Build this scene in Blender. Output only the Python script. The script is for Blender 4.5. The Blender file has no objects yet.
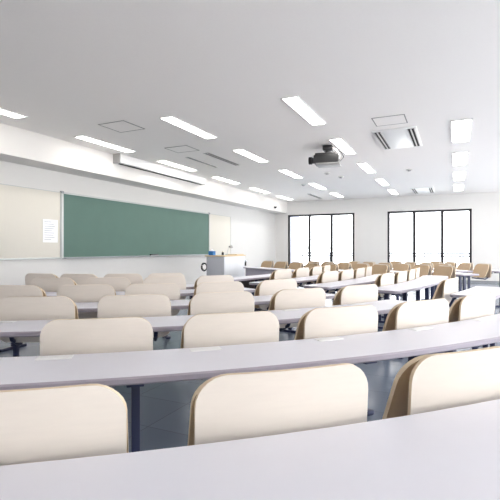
import bpy, bmesh, math, random
from mathutils import Vector, Matrix
random.seed(7)
scene = bpy.context.scene
COL = scene.collection
R = math.radians
TH = R(25.4)                      # the view is turned this far from the chalkboard wall's direction

def W(a, d):
    """plan point: a = metres to the side of, d = metres ahead of the viewpoint -> room x, y"""
    return (a*math.cos(TH) - d*math.sin(TH), a*math.sin(TH) + d*math.cos(TH))

def lin(c):
    c = c/255
    return c/12.92 if c <= .04045 else ((c+.055)/1.055)**2.4
def rgb(r, g, b): return (lin(r), lin(g), lin(b), 1)

# ------------------------------------------------------------------ materials
def mat(name, col, rough=.6, metal=0, spec=.5, noise=0, scale=20, stretch=(1,1,1), bump=0, emit=0, emit_col=None, coat=0):
    m = bpy.data.materials.new(name); m.use_nodes = True
    nt = m.node_tree; b = nt.nodes['Principled BSDF']
    b.inputs['Base Color'].default_value = col
    b.inputs['Roughness'].default_value = rough
    b.inputs['Metallic'].default_value = metal
    b.inputs['Specular IOR Level'].default_value = spec
    if coat:
        b.inputs['Coat Weight'].default_value = coat; b.inputs['Coat Roughness'].default_value = .12
    if noise or bump:
        tc = nt.nodes.new('ShaderNodeTexCoord'); mp = nt.nodes.new('ShaderNodeMapping')
        mp.inputs['Scale'].default_value = stretch
        nz = nt.nodes.new('ShaderNodeTexNoise'); nz.inputs['Scale'].default_value = scale; nz.inputs['Detail'].default_value = 4
        nt.links.new(tc.outputs['Object'], mp.inputs['Vector']); nt.links.new(mp.outputs['Vector'], nz.inputs['Vector'])
        if noise:
            mx = nt.nodes.new('ShaderNodeMix'); mx.data_type = 'RGBA'
            mx.inputs['A'].default_value = tuple(max(0, c*(1-noise)) for c in col[:3])+(1,)
            mx.inputs['B'].default_value = tuple(min(1, c*(1+noise)) for c in col[:3])+(1,)
            nt.links.new(nz.outputs['Fac'], mx.inputs['Factor']); nt.links.new(mx.outputs['Result'], b.inputs['Base Color'])
        if bump:
            bp = nt.nodes.new('ShaderNodeBump'); bp.inputs['Strength'].default_value = bump; bp.inputs['Distance'].default_value = .01
            nt.links.new(nz.outputs['Fac'], bp.inputs['Height']); nt.links.new(bp.outputs['Normal'], b.inputs['Normal'])
    if emit:
        b.inputs['Emission Color'].default_value = emit_col or col; b.inputs['Emission Strength'].default_value = emit
    return m

M = {}
M['wall'] = mat('wall_paint', rgb(224, 222, 219), .85, noise=.015, scale=6)
M['beam'] = mat('beam_paint', rgb(230, 227, 223), .85, noise=.01, scale=6)
M['ceiling'] = mat('ceiling_board', rgb(250, 246, 242), .9, noise=.02, scale=60)
M['joint'] = mat('panel_joint', rgb(150, 146, 142), .8)
M['board'] = mat('green_chalkboard', rgb(88, 116, 106), .7, noise=.07, scale=3)
M['board_frame'] = mat('aluminium_trim', rgb(196, 198, 196), .4, metal=.3)
M['tray'] = mat('tray_metal', rgb(150, 152, 154), .45, metal=.4)
M['desk'] = mat('lilac_grey_laminate', rgb(227, 226, 234), .38, noise=.012, scale=14)
M['edge'] = mat('desk_edge_band', rgb(170, 163, 174), .5)
M['plate'] = mat('white_plate', rgb(244, 244, 244), .4)
M['navy'] = mat('navy_steel', rgb(42, 48, 78), .4, spec=.5)
M['modesty'] = mat('blue_grey_panel', rgb(120, 132, 152), .55, noise=.05, scale=8)
M['modesty_far'] = mat('lilac_panel', rgb(172, 166, 178), .5)
M['modesty_shade'] = mat('under_desk_shade', rgb(58, 48, 46), .55)  # brown-black colour stands for the shade under a desk
M['ply_back'] = mat('pale_beech_laminate', rgb(227, 218, 207), .42, noise=.045, scale=9, stretch=(1.2, 6, 9))
M['ply_seat'] = mat('warm_beech_laminate', rgb(188, 160, 126), .45, noise=.06, scale=9, stretch=(1.2, 6, 9))
M['ply_edge'] = mat('plywood_edge', rgb(226, 206, 176), .55, noise=.1, scale=40, stretch=(1, 1, 6))
M['frame'] = mat('bronze_window_frame', rgb(52, 50, 54), .45, metal=.3)
M['dark'] = mat('dark_plastic', rgb(44, 44, 46), .45)
M['proj'] = mat('projector_grey', rgb(58, 58, 58), .45)
M['slot'] = mat('vent_dark', rgb(22, 21, 21), .8)
M['louver'] = mat('vent_louver', rgb(205, 203, 200), .5)
M['white'] = mat('white_plastic', rgb(240, 240, 238), .4)
M['cream'] = mat('cream_wall_panel', rgb(220, 215, 204), .6, noise=.02, scale=3, stretch=(1, 40, 1))
M['paper'] = mat('paper', rgb(250, 250, 252), .8)
M['ink'] = mat('grey_print', rgb(165, 166, 175), .8)
M['podium_shaded'] = mat('podium_shade_grey', rgb(190, 191, 198), .5)  # grey holds the shade of the side turned from the windows
M['podium_front'] = mat('podium_white', rgb(232, 235, 240), .5)
M['podium_top'] = mat('podium_wood_top', rgb(222, 200, 160), .5, noise=.06, scale=12)
M['blue'] = mat('blue_cloth', rgb(52, 116, 178), .7)
M['rail'] = mat('railing_paint', rgb(100, 102, 110), .5)
M['outwall'] = mat('balcony_render', rgb(150, 154, 170), .8)
M['grey'] = mat('grey_plastic', rgb(168, 166, 164), .5)

# floor: blue grey vinyl tiles with a soft sheen
def floor_mat():
    m = mat('blue_grey_vinyl', rgb(142, 152, 168), .22, noise=.06, scale=4)
    nt = m.node_tree; b = nt.nodes['Principled BSDF']
    br = nt.nodes.new('ShaderNodeTexBrick'); br.inputs['Scale'].default_value = 1
    br.offset = 0; br.inputs['Mortar Size'].default_value = .003; br.inputs['Brick Width'].default_value = .45; br.inputs['Row Height'].default_value = .45
    br.inputs['Color1'].default_value = rgb(112, 122, 138); br.inputs['Color2'].default_value = rgb(119, 129, 144); br.inputs['Mortar'].default_value = rgb(98, 106, 120)
    tc = nt.nodes.new('ShaderNodeTexCoord'); nt.links.new(tc.outputs['Object'], br.inputs['Vector'])
    nt.links.new(br.outputs['Color'], b.inputs['Base Color'])
    return m
M['floor'] = floor_mat()

def glass_mat():
    m = bpy.data.materials.new('window_glass'); m.use_nodes = True
    nt = m.node_tree; nt.nodes.clear()
    o = nt.nodes.new('ShaderNodeOutputMaterial'); t = nt.nodes.new('ShaderNodeBsdfTransparent'); g = nt.nodes.new('ShaderNodeBsdfGlossy')
    g.inputs['Roughness'].default_value = .02; t.inputs['Color'].default_value = (.97, .985, .99, 1)
    mx = nt.nodes.new('ShaderNodeMixShader'); fr = nt.nodes.new('ShaderNodeFresnel'); fr.inputs['IOR'].default_value = 1.45
    nt.links.new(fr.outputs[0], mx.inputs[0]); nt.links.new(t.outputs[0], mx.inputs[1]); nt.links.new(g.outputs[0], mx.inputs[2])
    nt.links.new(mx.outputs[0], o.inputs['Surface'])
    return m
M['glass'] = glass_mat()
M['tube'] = mat('lamp_diffuser', (1, 1, 1, 1), .5, emit=6.0, emit_col=(1, .97, .93, 1))

# ------------------------------------------------------------------ mesh helpers
def box(bm, x0, x1, y0, y1, z0, z1, bev=0, mi=0, mtx=None):
    r = bmesh.ops.create_cube(bm, size=1)
    vs = r['verts']
    bmesh.ops.scale(bm, verts=vs, vec=(abs(x1-x0), abs(y1-y0), abs(z1-z0)))
    bmesh.ops.translate(bm, verts=vs, vec=((x0+x1)/2, (y0+y1)/2, (z0+z1)/2))
    fs = list({f for v in vs for f in v.link_faces})
    if bev:
        es = list({e for v in vs for e in v.link_edges})
        rr = bmesh.ops.bevel(bm, geom=es, offset=bev, segments=2, affect='EDGES', profile=.6)
        vs = list({v for f in rr['faces'] for v in f.verts} | {v for v in vs if v.is_valid})
        fs = list({f for v in vs for f in v.link_faces})
    for f in fs: f.material_index = mi
    if mtx is not None: bmesh.ops.transform(bm, matrix=mtx, verts=vs)
    return vs

def tube(bm, pts, r, n=10):
    """round bar through points; r may be a list"""
    pts = [Vector(p) for p in pts]; rs = r if isinstance(r, (list, tuple)) else [r]*len(pts)
    rings = []
    for i, p in enumerate(pts):
        d = (pts[min(i+1, len(pts)-1)] - pts[max(i-1, 0)]).normalized()
        u = d.cross(Vector((0, 0, 1)) if abs(d.z) < .9 else Vector((1, 0, 0))).normalized(); v = d.cross(u)
        rings.append([bm.verts.new(p + (u*math.cos(2*math.pi*k/n) + v*math.sin(2*math.pi*k/n))*rs[i]) for k in range(n)])
    for a, b in zip(rings, rings[1:]):
        for k in range(n): bm.faces.new((a[k], a[(k+1) % n], b[(k+1) % n], b[k]))
    bm.faces.new(rings[0][::-1]); bm.faces.new(rings[-1])

def obj(name, bm, mats, parent=None, smooth=35, loc=None):
    bmesh.ops.recalc_face_normals(bm, faces=bm.faces[:])
    me = bpy.data.meshes.new(name); bm.to_mesh(me); bm.free()
    for m in (mats if isinstance(mats, (list, tuple)) else [mats]): me.materials.append(m)
    if smooth:
        for p in me.polygons: p.use_smooth = True
        me.set_sharp_from_angle(angle=R(smooth))
    o = bpy.data.objects.new(name, me); COL.objects.link(o)
    if parent: o.parent = parent
    if loc: o.location = loc
    return o
def NB(): return bmesh.new()
def tag(o, label, cat, group=None):
    o['label'] = label; o['category'] = cat
    if group: o['group'] = group
    return o
def thing(name, label, cat, loc=(0, 0, 0), rz=0, group=None):
    o = bpy.data.objects.new(name, None); COL.objects.link(o)
    o.empty_display_size = .1; o.location = loc; o.rotation_euler = (0, 0, rz)
    return tag(o, label, cat, group)
def struct(name, bm, m, parent=None, smooth=0):
    o = obj(name, bm, m, parent, smooth)
    o['kind'] = 'structure'
    return o
def dup(root, loc, rz, label, group=None):
    r = root.copy(); COL.objects.link(r); r.location = loc; r.rotation_euler = (0, 0, rz); r['label'] = label
    if group: r['group'] = group
    for ch in list(root.children):
        c = ch.copy(); COL.objects.link(c); c.parent = r
        for g in list(ch.children):
            d = g.copy(); COL.objects.link(d); d.parent = c
    return r

# ------------------------------------------------------------------ the room
CZ = 3.055; XW = -6.72; YW = 16.6; XB = -6.2
X1, Y0 = 4.6, -1.6
bm = NB(); box(bm, XW-.15, X1, Y0, YW+.15, -.12, 0); struct('floor', bm, M['floor'])
bm = NB(); box(bm, XW-.15, X1, Y0, YW+.15, CZ, CZ+.15); struct('ceiling', bm, M['ceiling'])
bm = NB(); box(bm, XW-.15, XW, Y0, YW+.15, 0, CZ); struct('wall_left', bm, M['wall'])
bm = NB(); box(bm, XW+.001, XB, Y0, YW-.001, 2.595, CZ-.001, .006); b_ = struct('trim_1', bm, M['beam'])
# far wall with two window openings
WZ0, WZ1 = .42, 2.53
op = [(-6.17, -3.48), (-2.27, .50)]
bm = NB()
xs = [XW+.001, op[0][0], op[0][1], op[1][0], op[1][1], X1]
for i in range(0, 6, 2): box(bm, xs[i], xs[i+1], YW, YW+.15, 0, CZ-.001)
for a, b in op:
    box(bm, a, b, YW, YW+.15, WZ1, CZ-.001); box(bm, a, b, YW, YW+.15, 0, WZ0)
struct('wall_far', bm, M['wall'])
bm = NB(); box(bm, XW+.001, XW+.014, Y0, YW-.002, .001, .08, .003); struct('baseboard_left', bm, M['tray'])
bm = NB(); box(bm, XW+.02, X1, YW-.013, YW-.001, .001, .08, .003); struct('baseboard_far', bm, M['tray'])
bm = NB(); box(bm, XW+.001, X1, Y0-.15, Y0, .001, CZ-.001); struct('wall_near', bm, M['wall'])  # unseen end wall, added to cut the light on the near left
# daylight side: a wall of tall openings behind the right block
bm = NB(); box(bm, X1, X1+.15, Y0-.15, YW+.15, 0, .5); box(bm, X1, X1+.15, Y0-.15, YW+.15, 2.62, CZ-.001)
for k in range(8): y = -1.7+k*2.62; box(bm, X1, X1+.15, y-.16, y+.16, .5, 2.62)
struct('wall_right', bm, M['wall'])
# windows
for n, (a, b) in enumerate(op):
    w = bpy.data.objects.new('window_%d' % (n+1), None); COL.objects.link(w); w['kind'] = 'structure'
    w.location = ((a+b)/2, YW+.06, WZ0)
    L = b-a; H = WZ1-WZ0
    bm = NB()
    for x0, x1, z0, z1 in ((-L/2, -L/2+.08, 0, H), (L/2-.08, L/2, 0, H), (-L/2, L/2, 0, .08), (-L/2, L/2, H-.07, H)):
        box(bm, x0, x1, -.05, .05, z0, z1)
    struct('window_frame', bm, M['frame'], w)
    for k in range(3):
        p0 = -L/2 + L*k/3; p1 = p0 + L/3
        bm = NB(); box(bm, p0+.03, p1-.03, -.004, .004, .05, H-.05); struct('pane', bm, M['glass'], w)
        if k:
            bm = NB(); box(bm, p0-.05, p0+.05, -.035, .035, .055, H-.045, .004); mu = struct('mullion', bm, M['frame'], w)
            bm = NB(); box(bm, p0-.05, p0-.01, -.075, -.034, .70, .84, .008); struct('latch', bm, M['dark'], mu)
# outside the windows: balcony slab, side wall and railing
bm = NB(); box(bm, XW-.15, X1, YW+.151, YW+1.75, -.15, .05); struct('floor_balcony', bm, M['outwall'])
bm = NB(); box(bm, XW+.30, XW+.46, YW+.151, YW+1.7, .051, CZ); struct('wall_balcony', bm, M['outwall'])
rl = thing('balcony_railing', 'pale painted metal railing on the balcony outside the windows', 'railing', (-1.6, YW+1.62, .05))
bm = NB()
for z in (.93, .82): tube(bm, [(-4.6, 0, z), (5.6, 0, z)], .03)
obj('rail', bm, M['rail'], rl)
for k in range(9):
    x = -4.5 + k*1.25
    bm = NB(); box(bm, x-.02, x+.02, -.02, .02, 0, .95, .004); obj('post', bm, M['rail'], rl)

# ------------------------------------------------------------------ chalkboard wall
BY0, BY1, BZ0, BZ1 = 5.87, 11.21, .995, 2.195
cb = thing('chalkboard', 'long green chalkboard on the left wall', 'chalkboard', (XW, (BY0+BY1)/2, BZ0))
hl = (BY1-BY0)/2; bh = BZ1-BZ0
bm = NB(); box(bm, .004, .03, -hl, hl, 0, bh, 0); obj('writing_surface', bm, M['board'], cb, 0)
bm = NB()
for y0, y1, z0, z1 in ((-hl-.05, -hl, -.02, bh+.03), (hl, hl+.03, -.02, bh+.03), (-hl, hl, bh, bh+.03)):
    box(bm, .002, .042, y0, y1, z0, z1, .003)
obj('frame', bm, M['board_frame'], cb)
bm = NB(); box(bm, .002, .04, -hl, hl, -.03, 0, .003); box(bm, .04, .11, -hl, hl, -.03, -.018, .003); box(bm, .103, .11, -hl, hl, -.018, -.008)
obj('chalk_tray', bm, M['tray'], cb)
for y in (-hl-.025, hl+.015):
    bm = NB(); box(bm, .003, .052, y-.03, y+.03, bh+.0, bh+.045, .006); obj('corner_cap', bm, M['tray'], cb)
def wall_panel(y0, y1, label):
    t = thing('wall_panel', label, 'panel', (XW, (y0+y1)/2, BZ0))
    l = (y1-y0)/2
    bm = NB(); box(bm, .003, .022, -l, l, 0, bh+.01, .002); obj('face', bm, M['cream'], t)
    bm = NB()
    for a, b, c, d in ((-l, l, bh+.01, bh+.022), (-l, l, -.03, 0), (-l-.012, -l, -.03, bh+.022), (l, l+.012, -.03, bh+.022)): box(bm, .002, .03, a, b, c, d, .002)
    obj('frame', bm, M['board_frame'], t)
wall_panel(4.44, BY0-.065, 'cream wall panel at the left end of the chalkboard holding a paper notice')
wall_panel(BY1+.045, 12.61, 'cream wall panel at the far end of the chalkboard behind the podium')
nt_ = thing('notice', 'white printed sheet pinned to the cream panel left of the chalkboard', 'paper', (XW+.023, 5.59, 1.27))
bm = NB(); box(bm, 0, .003, -.16, .16, 0, .42); obj('sheet', bm, M['paper'], nt_, 0)
bm = NB()
for k in range(9):
    w = .12 if k % 4 else .09
    box(bm, .003, .004, -.13, -.13+2*w*(.8+.2*random.random()), .37-k*.04, .378-k*.04)
obj('print_lines', bm, M['ink'], nt_, 0)
er = thing('chalkboard_eraser', 'dark chalkboard eraser resting on the chalk tray under the green board', 'eraser', (XW+.072, 8.55, BZ0-.018))
bm = NB(); box(bm, -.026, .026, -.15, .15, 0, .025, .006); obj('felt', bm, M['grey'], er)
bm = NB(); box(bm, -.024, .024, -.145, .145, .025, .05, .006); obj('grip', bm, M['dark'], er)

# projection screen housing under the ceiling, on the beam
sc = thing('screen_housing', 'long white projection screen case along the beam above the chalkboard', 'projector screen', (XB, 8.3, 2.86))
bm = NB(); box(bm, .001, .17, -1.63, 1.63, .012, .19, .012); obj('case', bm, M['white'], sc)
bm = NB(); box(bm, .06, .10, -1.55, 1.55, 0, .012); obj('screen_roll_bar', bm, M['slot'], sc)
for s in (-1, 1):
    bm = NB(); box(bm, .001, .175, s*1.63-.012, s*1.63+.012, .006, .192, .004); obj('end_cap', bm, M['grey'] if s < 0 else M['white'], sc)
cm = thing('security_camera', 'small dark security camera on the beam near the far corner', 'camera', (XB, 15.17, 2.72))
bm = NB(); box(bm, .001, .03, -.03, .03, -.02, .05, .004); tube(bm, [(.02, 0, .02), (.08, 0, .0)], .012); obj('bracket', bm, M['grey'], cm)
bm = NB(); tube(bm, [(.06, .05, .01), (.10, -.12, -.02)], [.038, .034], 14); obj('body', bm, M['dark'], cm)

# ------------------------------------------------------------------ ceiling fittings
def lamp_proto():
    t = thing('ceiling_lamp', '', 'ceiling light', (0, 0, CZ), 0, 'recessed ceiling lamps')
    bm = NB(); a, b = .112, .66
    for x0, x1, y0, y1 in ((-a, -a+.018, -b, b), (a-.018, a, -b, b), (-a+.018, a-.018, -b, -b+.018), (-a+.018, a-.018, b-.018, b)):
        box(bm, x0, x1, y0, y1, -.014, -.001, .003)
    obj('lamp_frame', bm, M['white'], t)
    bm = NB(); box(bm, -a+.018, a-.018, -b+.018, b-.018, -.008, -.002); obj('diffuser', bm, M['tube'], t, 0)
    return t
def louver_proto():
    t = thing('ceiling_lamp', '', 'ceiling light', (0, 0, CZ), 0, 'recessed ceiling lamps')
    bm = NB(); a, b = .15, .72
    for x0, x1, y0, y1 in ((-a, -a+.02, -b, b), (a-.02, a, -b, b), (-a+.02, a-.02, -b, -b+.02), (-a+.02, a-.02, b-.02, b)):
        box(bm, x0, x1, y0, y1, -.016, -.001, .003)
    obj('lamp_frame', bm, M['white'], t)
    bm = NB(); box(bm, -a+.02, a-.02, -b+.02, b-.02, -.007, -.002); obj('diffuser', bm, M['tube'], t, 0)
    bm = NB(); box(bm, -.006, .006, -b+.02, b-.02, -.02, -.009)
    for k in range(5): y = -b+.02+(k+1)*(2*b-.04)/6; box(bm, -a+.02, a-.02, y-.006, y+.006, -.0195, -.0095)
    obj('louver', bm, M['louver'], t, 0)
    return t
colname = {-5.73: 'beside the beam over the chalkboard', -3.77: 'second from the chalkboard', -1.88: 'beside the projector'}
ordn = ['nearest', 'second', 'third', 'fourth', 'farthest']
first = None
def put_lamp(x, y, label):
    global first
    if first is None:
        first = lamp_proto(); first.location = (x, y, CZ); first['label'] = label
    else: dup(first, (x, y, CZ), 0, label)
put_lamp(-5.66, 3.58, 'white ceiling lamp above the left wall, nearest of all and cut by the left edge')
for x in (-5.73, -3.77, -1.88):
    for k in range(5):
        y = (6.0, 8.23, 10.55, 12.82, 15.1)[k] if x < -5 else (5.76, 8.02, 10.37, 12.74, 15.08)[k]
        put_lamp(x, y, '%s lamp from the camera in the ceiling row %s' % (ordn[k], colname[x]) if 0 < k < 4 else '%s lamp of the ceiling row %s' % (ordn[k], colname[x]))
lv = None
for k, y in enumerate((7.8, 10.17, 12.55, 14.9)):
    lab = '%s of the gridded ceiling lamps at the right edge' % ['nearest', 'second nearest', 'third nearest', 'farthest'][k]
    if lv is None: lv = louver_proto(); lv.location = (.08, y, CZ); lv['label'] = lab
    else: dup(lv, (.08, y, CZ), 0, lab)

def hatch(x, y, sx, sy, label):
    t = thing('access_hatch', label, 'ceiling hatch', (x, y, CZ), 0, 'ceiling access hatches')
    bm = NB(); a, b, w = sx/2, sy/2, .014
    for x0, x1, y0, y1 in ((-a, -a+w, -b, b), (a-w, a, -b, b), (-a+w, a-w, -b, -b+w), (-a+w, a-w, b-w, b)): box(bm, x0, x1, y0, y1, -.006, -.001)
    obj('frame', bm, M['joint'], t, 0)
    bm = NB(); box(bm, -a+w, a-w, -b+w, b-w, -.004, -.001); obj('lid', bm, M['ceiling'], t, 0)
hatch(-4.69, 5.23, .5, .5, 'square ceiling access hatch nearest the camera, above the chalkboard')
hatch(-4.71, 6.9, .5, .45, 'square ceiling access hatch beside the slot air vents')
hatch(-.88, 6.68, .46, .46, 'square ceiling access hatch in front of the air conditioner')
def slot_vent(x, y, l, n, label):
    t = thing('slot_vent', label, 'air vent', (x, y, CZ), 0, 'slot air vents')
    w = .062*n
    bm = NB(); box(bm, -w/2, w/2, -l/2, l/2, -.004, -.001); obj('opening', bm, M['slot'], t, 0)
    bm = NB()
    for k in range(n+1): xx = -w/2+k*w/n; box(bm, xx-.005, xx+.005, -l/2, l/2, -.012, -.004)
    for s in (-1, 1): box(bm, -w/2-.008, w/2+.008, s*l/2-.008, s*l/2+.008, -.012, -.004)
    obj('slat', bm, M['louver'], t, 0)
slot_vent(-4.46, 8.06, 1.36, 2, 'dark double slot air vent in the ceiling near the chalkboard')
slot_vent(-5.02, 8.15, 1.22, 1, 'thin single slot air vent in the ceiling next to the double one')
slot_vent(-4.58, 15.1, 1.5, 2, 'slot air vent in the ceiling near the far windows')
def air_con(x, y, sx, sy, label):
    t = thing('air_conditioner', label, 'air conditioner', (x, y, CZ), 0, 'ceiling air conditioners')
    a, b = sx/2, sy/2
    bm = NB(); box(bm, -a, a, -b, b, -.022, -.001, .006); obj('housing', bm, M['white'], t)
    for s in (-1, 1):
        bm = NB(); xx = s*(a-.085)
        box(bm, xx-.055, xx+.055, -b+.06, b-.06, -.026, -.022); o = obj('outlet', bm, M['slot'], t, 0)
        bm = NB(); box(bm, xx-.01, xx+.01, -b+.06, b-.06, -.034, -.0255); box(bm, xx+.045, xx+.058, -b+.06, b-.06, -.034, -.0255); box(bm, xx-.058, xx-.045, -b+.06, b-.06, -.034, -.0255)
        obj('vane', bm, M['louver'], o, 0)
    bm = NB(); box(bm, -a+.17, a-.17, -b+.05, b-.05, -.027, -.022, .003); obj('intake_grille', bm, M['white'], t)
air_con(-.89, 7.83, .68, 1.38, 'white ceiling air conditioner with dark outlets near the projector')
air_con(-.95, 15.07, .66, 1.4, 'white ceiling air conditioner close to the far windows')
for (x, y, lab) in ((-4.05, 12.2, 'small round ceiling detector between the two left lamp rows'), (-2.72, 11.3, 'small round ceiling detector left of the middle lamps beyond the projector'),
                    (-1.0, 11.0, 'small round ceiling detector between the two air conditioners'), (-2.9, 10.6, 'small round ceiling detector just beyond the projector')):
    t = thing('smoke_detector', lab, 'detector', (x, y, CZ), 0, 'ceiling detectors')
    bm = NB(); tube(bm, [(0, 0, -.001), (0, 0, -.02)], .075, 18); obj('base', bm, M['louver'], t)
    bm = NB(); tube(bm, [(0, 0, -.02), (0, 0, -.045)], [.05, .035], 18); obj('sensor', bm, M['grey'], t)

# projector on its ceiling mount, aimed at the board
pj = thing('projector', 'dark grey projector hanging from the ceiling on a short mount', 'projector', (-2.13, 7.85, CZ-.34), R(8))
bm = NB(); box(bm, -.24, .20, -.19, .19, 0, .155, .02); box(bm, -.22, .16, -.17, .17, .15, .19, .015); obj('body', bm, M['proj'], pj)
bm = NB(); box(bm, -.20, .22, -.185, .185, -.025, .004, .01); obj('base_plate', bm, M['grey'], pj)
bm = NB(); tube(bm, [(-.24, .03, .09), (-.30, .03, .09), (-.30, .03, .09), (-.36, .03, .09)], [.055, .055, .068, .068], 18); obj('lens', bm, M['dark'], pj)
bm = NB(); box(bm, -.09, .09, -.1, .1, .25, .339, .012); tube(bm, [(0, 0, .18), (0, 0, .26)], .055, 14); obj('mount', bm, M['dark'], pj)
bm = NB()
pts = [(.0, .06, .3), (.12, .06, .29), (.24, .05, .22), (.28, .03, .12), (.22, .02, .05)]
tube(bm, pts, .007, 8); obj('cable', bm, M['dark'], pj)
bm = NB(); tube(bm, [(.05, -.05, .3), (.16, -.06, .24), (.22, -.06, .14), (.2, -.05, .08)], .014, 8); obj('cable', bm, M['white'], pj)

# ------------------------------------------------------------------ podium
px, py = -5.15, 9.46
pd = thing('podium', 'white teacher podium, shade painted into its side, pale wood top, in front of the chalkboard', 'podium', (px, py, 0))
PH = 1.0
bm = NB(); box(bm, -.24, .235, -.54, .54, 0, PH-.03, .006); obj('body', bm, M['podium_shaded'], pd)
bm = NB(); box(bm, .235, .25, -.54, .54, .02, PH-.03, .004); obj('front_panel', bm, M['podium_front'], pd)
bm = NB(); box(bm, -.27, .27, -.56, .56, PH-.03, PH, .006); obj('top', bm, M['podium_top'], pd)
bm = NB(); box(bm, -.18, .20, -.13, .13, -.015, .015, .006, mtx=Matrix.Translation((0, .68, PH-.13)) @ Matrix.Rotation(R(-22), 4, 'X')); obj('side_shelf', bm, M['podium_front'], pd)
bm = NB(); box(bm, -.14, .20, .541, .74, PH-.29, PH-.185, .006); obj('shelf_bracket', bm, M['slot'], pd)
t = thing('blue_box', 'blue tissue box on the left end of the podium top', 'box', (px-.12, py-.48, PH))
bm = NB(); box(bm, -.06, .06, -.07, .07, 0, .10, .008); obj('carton', bm, M['blue'], t)
bm = NB(); tube(bm, [(0, 0, .098), (.01, 0, .12), (-.01, .01, .14)], [.04, .03, .01], 9); obj('tissue', bm, M['paper'], t)
t = thing('small_bottle', 'small dark bottle standing on the podium top', 'bottle', (px+.0, py-.17, PH))
bm = NB(); tube(bm, [(0, 0, 0), (0, 0, .06), (0, 0, .075)], [.03, .03, .014], 14); obj('body', bm, M['dark'], t)
bm = NB(); tube(bm, [(0, 0, .075), (0, 0, .095)], .016, 12); obj('cap', bm, M['ply_edge'], t)
t = thing('gooseneck_microphone', 'pale gooseneck microphone standing on the podium', 'microphone', (px-.1, py+.24, PH))
bm = NB(); tube(bm, [(0, 0, 0), (0, 0, .02)], .05, 16); obj('base', bm, M['louver'], t)
bm = NB(); tube(bm, [(0, 0, .018), (0, .03, .09), (0, .07, .16), (.01, .13, .2)], .009, 8); obj('neck', bm, M['louver'], t)
bm = NB(); tube(bm, [(.01, .11, .2), (.012, .20, .215), (.014, .24, .19)], [.03, .035, .025], 12); obj('head', bm, M['grey'], t)
bm = NB(); box(bm, -.13, .13, -.19, .19, 0, .02, .004); o = obj('booklet', bm, M['podium_top'], None, loc=(px+.1, py+.33, PH)); tag(o, 'flat beige booklet lying on the far end of the podium', 'book')
t = thing('cable_reel', 'dark coil of cable hanging at the left side of the podium', 'cable', (px-.27, py-.565, .62))
bm = NB()
for k in range(3):
    r = .06+.01*k
    pts = [(r*math.cos(a*math.pi/10), -.012*k-.015, .1+r*1.25*math.sin(a*math.pi/10)) for a in range(21)]
    tube(bm, pts, .007, 6)
obj('coil', bm, M['slot'], t)
bm = NB(); tube(bm, [(-.01, -.03, .19), (.03, .0, .19), (.034, .012, .19)], .008, 8); obj('hook', bm, M['grey'], t)

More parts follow.
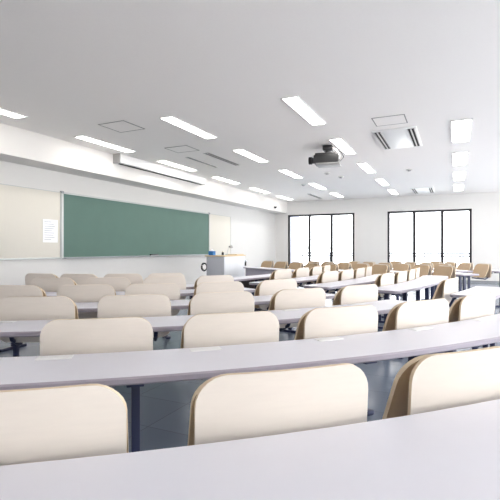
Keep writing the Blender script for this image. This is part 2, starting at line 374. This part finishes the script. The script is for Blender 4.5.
# ------------------------------------------------------------------ desks
DT, TK, DD = .72, .028, .385       # desk top height, thickness, depth
def desk(name_label, C, ri, phi0, phi1, plates=(), legs=3, fil=.05, fil_end=None, far=False, modesty=False, outward=1):
    """curved desk: arc about plan point C (side, ahead), inner radius ri, angles in degrees in the view's plan frame"""
    cx, cy = W(*C); ro = ri+DD; rm = ri+DD/2
    a0 = R(phi0)+TH; a1 = R(phi1)+TH
    am = (a0+a1)/2
    base = Vector((cx+rm*math.cos(am), cy+rm*math.sin(am), 0))
    t = thing('lecture_desk', name_label, 'desk', base, 0, 'long lecture desks')
    def P(a, r, z): return Vector((cx+r*math.cos(a), cy+r*math.sin(a), z)) - base
    # columns along the arc, corners rounded
    L = (a1-a0)*rm
    fe = fil_end or fil
    cols = []
    for k in range(7):
        q = k/6*math.pi/2; cols.append((fil*(1-math.cos(q)), fil*(1-math.sin(q))))
    n = max(6, int(L/.12))
    for k in range(1, n): cols.append((fil+(L-fil-fe)*k/n, 0))
    for k in range(7):
        q = (6-k)/6*math.pi/2; cols.append((L-fe*(1-math.cos(q)), fe*(1-math.sin(q))))
    bm = NB(); b = .006; rings = []
    for s, ins in cols:
        a = a0+s/rm; lo, hi = ri+ins, ro-ins
        if hi-lo < .03: lo, hi = rm-.015, rm+.015
        prof = [(lo+b, DT), (lo, DT-b), (lo, DT-TK+b), (lo+b, DT-TK), (hi-b, DT-TK), (hi, DT-TK+b), (hi, DT-b), (hi-b, DT)]
        rings.append([bm.verts.new(P(a, r, z)) for r, z in prof])
    for A, B in zip(rings, rings[1:]):
        for k in range(8):
            f = bm.faces.new((A[k], A[(k+1) % 8], B[(k+1) % 8], B[k]))
            f.material_index = 0 if k == 7 else 1
    for rg in (rings[0][::-1], rings[-1]):
        f = bm.faces.new(rg); f.material_index = 1
    obj('desktop', bm, [M['desk'], M['edge']], t, 40)
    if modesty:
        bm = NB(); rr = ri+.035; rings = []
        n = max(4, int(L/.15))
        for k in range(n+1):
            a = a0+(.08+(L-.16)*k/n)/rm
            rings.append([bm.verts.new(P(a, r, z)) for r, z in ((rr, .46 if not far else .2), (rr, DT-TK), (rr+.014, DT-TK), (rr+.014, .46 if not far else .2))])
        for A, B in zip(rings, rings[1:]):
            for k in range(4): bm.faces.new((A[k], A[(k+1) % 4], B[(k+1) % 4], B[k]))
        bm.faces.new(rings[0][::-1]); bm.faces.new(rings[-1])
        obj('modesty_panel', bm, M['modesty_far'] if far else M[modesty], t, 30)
    ang = legs if isinstance(legs, (list, tuple)) else None
    las = [R(x)+TH for x in ang] if ang else [a0+(.16+(L-.32)*k/(legs-1))/rm for k in range(legs)]
    for a in las:
        mt = Matrix.Translation(P(a, rm, 0)) @ Matrix.Rotation(a, 4, 'Z')   # local x = outward
        bm = NB(); box(bm, -.025, .025, -.016, .016, .03, DT-TK-.02, .004, mtx=mt); l = obj('leg', bm, M['navy'], t)
        bm = NB(); box(bm, -.13, .15, -.03, .03, DT-TK-.02, DT-TK-.0005, .003, mtx=mt); obj('bracket', bm, M['navy'], l)
        bm = NB(); box(bm, -.16, .18, -.03, .03, .0, .032, .008, mtx=mt); obj('foot', bm, M['navy'], l)
    for ph in plates:
        a = R(ph)+TH; mt = Matrix.Translation(P(a, ri+.05, DT)) @ Matrix.Rotation(a, 4, 'Z')
        bm = NB(); box(bm, -.028, .030, -.066, .066, -.001, .003, .001, mtx=mt); obj('cover_plate', bm, M['plate'], t)
    return t

# ------------------------------------------------------------------ chairs with tip-up seats
def panel(bm, w, prof, rt, rb, th, curve, nu=14, nv=18):
    """moulded plywood panel: prof(v)->(y,z) from bottom to top, corner radii rt/rb, forward curve at the sides"""
    (y0, z0), (y1, z1) = prof(0), prof(1)
    Hh = math.hypot(y1-y0, z1-z0)
    nrm = Vector((0, z1-z0, -(y1-y0))).normalized()
    vs_ = []
    for k in range(6): q = k/5*math.pi/2; vs_.append(rb*(1-math.cos(q)))
    m = 8
    for k in range(1, m): vs_.append(rb+(Hh-rb-rt)*k/m)
    for k in range(8): q = (7-k)/7*math.pi/2; vs_.append(Hh-rt*(1-math.cos(q)))
    def half(h):
        if h < rb: return w/2-rb+math.sqrt(max(0, rb*rb-(rb-h)**2))
        if h > Hh-rt: return w/2-rt+math.sqrt(max(0, rt*rt-(h-Hh+rt)**2))
        return w/2
    F, B = [], []
    for h in vs_:
        hw = half(h); y, z = prof(h/Hh); fr, br = [], []
        for k in range(nu+1):
            x = -hw+2*hw*k/nu; c = Vector((x, y, z)) + nrm*(curve*(2*x/w)**2)
            fr.append(bm.verts.new(c+nrm*th/2)); br.append(bm.verts.new(c-nrm*th/2))
        F.append(fr); B.append(br)
    for i in range(len(vs_)-1):
        for k in range(nu):
            bm.faces.new((F[i][k], F[i][k+1], F[i+1][k+1], F[i+1][k])); bm.faces.new((B[i][k+1], B[i][k], B[i+1][k], B[i+1][k+1]))
    def rim(seq):
        for (a, b), (c, d) in zip(seq, seq[1:]):
            f = bm.faces.new((a, b, d, c)); f.material_index = 1
    rim([(F[i][0], B[i][0]) for i in range(len(vs_))]); rim([(F[i][nu], B[i][nu]) for i in range(len(vs_))])
    rim([(F[0][k], B[0][k]) for k in range(nu+1)]); rim([(F[-1][k], B[-1][k]) for k in range(nu+1)])

def chair_proto():
    t = thing('lecture_chair', '', 'chair')
    bm = NB(); panel(bm, .455, lambda v: (.045-.019*v, .578+.28*v), .075, .06, .011, .016)
    obj('backrest', bm, [M['ply_back'], M['ply_edge']], t, 40)
    bm = NB(); panel(bm, .45, lambda v: (.172-.102*v, .58+.262*v), .085, .06, .014, .010)
    obj('seat', bm, [M['ply_seat'], M['ply_edge']], t, 40)
    bm = NB(); tube(bm, [(-.19, .186, .562), (.19, .186, .562)], .013); obj('hinge_bar', bm, M['navy'], t)
    for s in (-1, 1):
        bm = NB(); tube(bm, [(s*.13, .186, .562), (s*.13, .12, .55), (s*.13, .02, .60), (s*.13, -.012, .668), (s*.13, -.035, .678)], .013)
        obj('support_arm', bm, M['navy'], t)
    return t
chair0 = [None]
def chair(C, r, phi, label, group):
    cx, cy = W(*C); a = R(phi)+TH
    loc = (cx+r*math.cos(a), cy+r*math.sin(a), 0); rz = a+math.pi/2      # local +y looks at the centre
    if chair0[0] is None:
        o = chair0[0] = chair_proto(); o.location = loc; o.rotation_euler = (0, 0, rz); o['label'] = label; o['group'] = group
    else: dup(chair0[0], loc, rz, label, group)

C1 = (-1.87, 7.32)
ROWS = ['nearest', 'second nearest', 'third nearest', 'fourth nearest', 'fifth nearest', 'farthest']
NUM = ['first', 'second', 'third', 'fourth', 'fifth', 'sixth', 'seventh']
# inner edge radius of the desk each row of chairs is fixed to, chair angles, desk span
left = [
    (6.60, [-77.9, -72.6, -67.4], -83.5, -62.5),
    (5.665, [-77.4, -71.4, -65.35, -59.3, -53.4], -84.5, -50.5),
    (4.735, [-83.2, -76.0, -68.9, -61.35, -53.8], -92, -49.8),
    (3.865, [-90.5, -82.0, -74.0, -65.1, -55.8], -97, -50),
    (2.965, [-92.7, -81.9, -70.6, -59.3], -100, -54),
    (2.285, [-106.3, -93.7, -80.5, -67.5], -114, -58),
]
for i, (ri, phis, p0, p1) in enumerate(left):
    for k, ph in enumerate(phis):
        chair(C1, ri, ph, 'pale wooden tip-up chair, %s from the left in the left block\'s %s row' % (NUM[k], ROWS[i]), 'tip-up chairs of the left block')
    pl = [ph-R(0)-math.degrees(.15/ri) for ph in phis] if 0 < i < 4 else []
    legs = ([-82.6, -75.0, -66.8] if i == 0 else [-81.6, -75.8, -69.4, -66.7, -62.9, -60.3, -52] if i == 1 else [-90, -77.7, -68.5, -58] if i == 2 else [-93, -79, -63.8, -53] if i == 3 else 3)
    lab = ['long curved pale desk at the very front, behind the nearest chairs',
           'long curved pale desk directly in front of the nearest chairs',
           'long curved pale desk, second ahead of the nearest chairs', 'long curved pale desk, third ahead of the nearest chairs in the left block',
           'curved pale desk, fourth ahead of the nearest chairs in the left block', 'curved pale desk, fifth ahead of the nearest chairs in the left block'][i]
    desk(lab, C1, ri, p0, p1, pl, legs)
desk('curved pale desk of the left block closest to the chalkboard', C1, 1.60, -112, -60, (), 3)

# right block: gently curved rows about a farther centre
C2 = (-5.9, 11.1)
def s2phi(s, off, r):
    """s along the row, off across it -> angle about C2"""
    a, d = .6*s+.8*off, .8*s-.6*off
    return math.degrees(math.atan2(d-C2[1], a-C2[0]))
def rad(off):
    s = 5.4; a, d = .6*s+.8*off, .8*s-.6*off
    return math.hypot(a-C2[0], d-C2[1])
rb = [(-3.335, [5.31, 5.92, 6.53, 7.13], 4.45, 7.4), (-2.54, [5.22, 5.80, 6.38, 6.96], 4.45, 7.3), (-1.775, [5.22, 5.82, 6.42, 7.02], 4.45, 7.42), (-.92, [4.66], 4.42, 5.6)]
rn = ['row nearest the podium', 'second row from the podium', 'third row from the podium', 'row at the right edge']
for i, (off, ss, s0, s1) in enumerate(rb):
    r = rad(off)
    for k, s in enumerate(ss):
        chair(C2, r, s2phi(s, off, r), 'white-backed tip-up chair, %s from the left in the right block\'s %s' % (NUM[k], rn[i]), 'tip-up chairs of the right block')
    desk(['short pale desk in the right block, second from the podium', 'pale desk in the right block, third from the podium with an open left end',
          'pale desk in the right block with a broad rounded right end', 'pale desk in the right block at the right edge'][i],
         C2, r, s2phi(s0, off, r), s2phi(s1, off, r), (), 6 if i < 3 else 3, .05, .17 if i < 3 else .05)
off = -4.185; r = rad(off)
desk('pale desk of the right block nearest the podium, dark shade panel added underneath', C2, r, s2phi(4.5, off, r), s2phi(6.5, off, r), (), 3, modesty='modesty_shade')  # dark panel added in place of the shade below this desk

# far block: rows on the other side, facing back towards the podium and the camera
n3 = (.87, .49); d3 = (.49, -.87)
RF = 40.0
def row_centre(x, d, psi, mid):
    """centre of a nearly straight row that starts at (x, d), runs along (sin psi, -cos psi) and faces back along its normal"""
    u = (math.sin(R(psi)), -math.cos(R(psi))); n = (math.cos(R(psi)), math.sin(R(psi)))
    return (x+u[0]*mid-RF*n[0], d+u[1]*mid-RF*n[1])
def row_phi(psi, s, mid, r=RF): return psi - math.degrees((s-mid)/r)
far = [(.52, 10.8, 29, 5), (1.62, 10.54, 24, 5), (2.6, 10.5, 18, 6), (3.6, 10.5, 12, 4), (4.58, 10.5, 6, 4)]
C3 = row_centre(-.17, 10.3, 29.4, .8)
desk('far pale desk with a lilac front panel beside the podium', C3, RF, row_phi(29.4, 1.85, .8), row_phi(29.4, 0, .8), (), 3, far=True, modesty=True)
for i, (x, d, psi, n) in enumerate(far):
    mid = .3*(n-1); C = row_centre(x, d, psi, mid)
    for k in range(n):
        chair(C, RF, row_phi(psi, .6*k, mid), 'beige tip-up chair facing the camera, %s from the left in the far block\'s %s row' % (NUM[k], NUM[i]), 'tip-up chairs of the far block')
    desk('far pale desk behind the %s row of beige chairs by the windows' % NUM[i], C, RF, row_phi(psi, .6*(n-1)+.32, mid), row_phi(psi, -.32, mid), (), 3)

# ------------------------------------------------------------------ light
w = bpy.data.worlds.new('overcast_sky'); scene.world = w; w.use_nodes = True
bg = w.node_tree.nodes['Background']; bg.inputs['Color'].default_value = (.982, .99, 1, 1); bg.inputs['Strength'].default_value = 3.5

# ------------------------------------------------------------------ camera
cd = bpy.data.cameras.new('camera'); cam = bpy.data.objects.new('camera', cd); COL.objects.link(cam)
cam.location = (0, 0, 1.15); cam.rotation_euler = (R(90), 0, TH)
cd.sensor_width = 36; cd.lens = 36*433/500; cd.shift_y = -.002; cd.clip_start = .05
scene.camera = cam
vs = scene.view_settings; vs.view_transform = 'Standard'; vs.look = 'None'; vs.exposure = 1.14; vs.gamma = 1; vs.use_curve_mapping = False
scene.cycles.use_denoising = True
scene.cycles.max_bounces = 10; scene.cycles.diffuse_bounces = 6; scene.cycles.transparent_max_bounces = 12
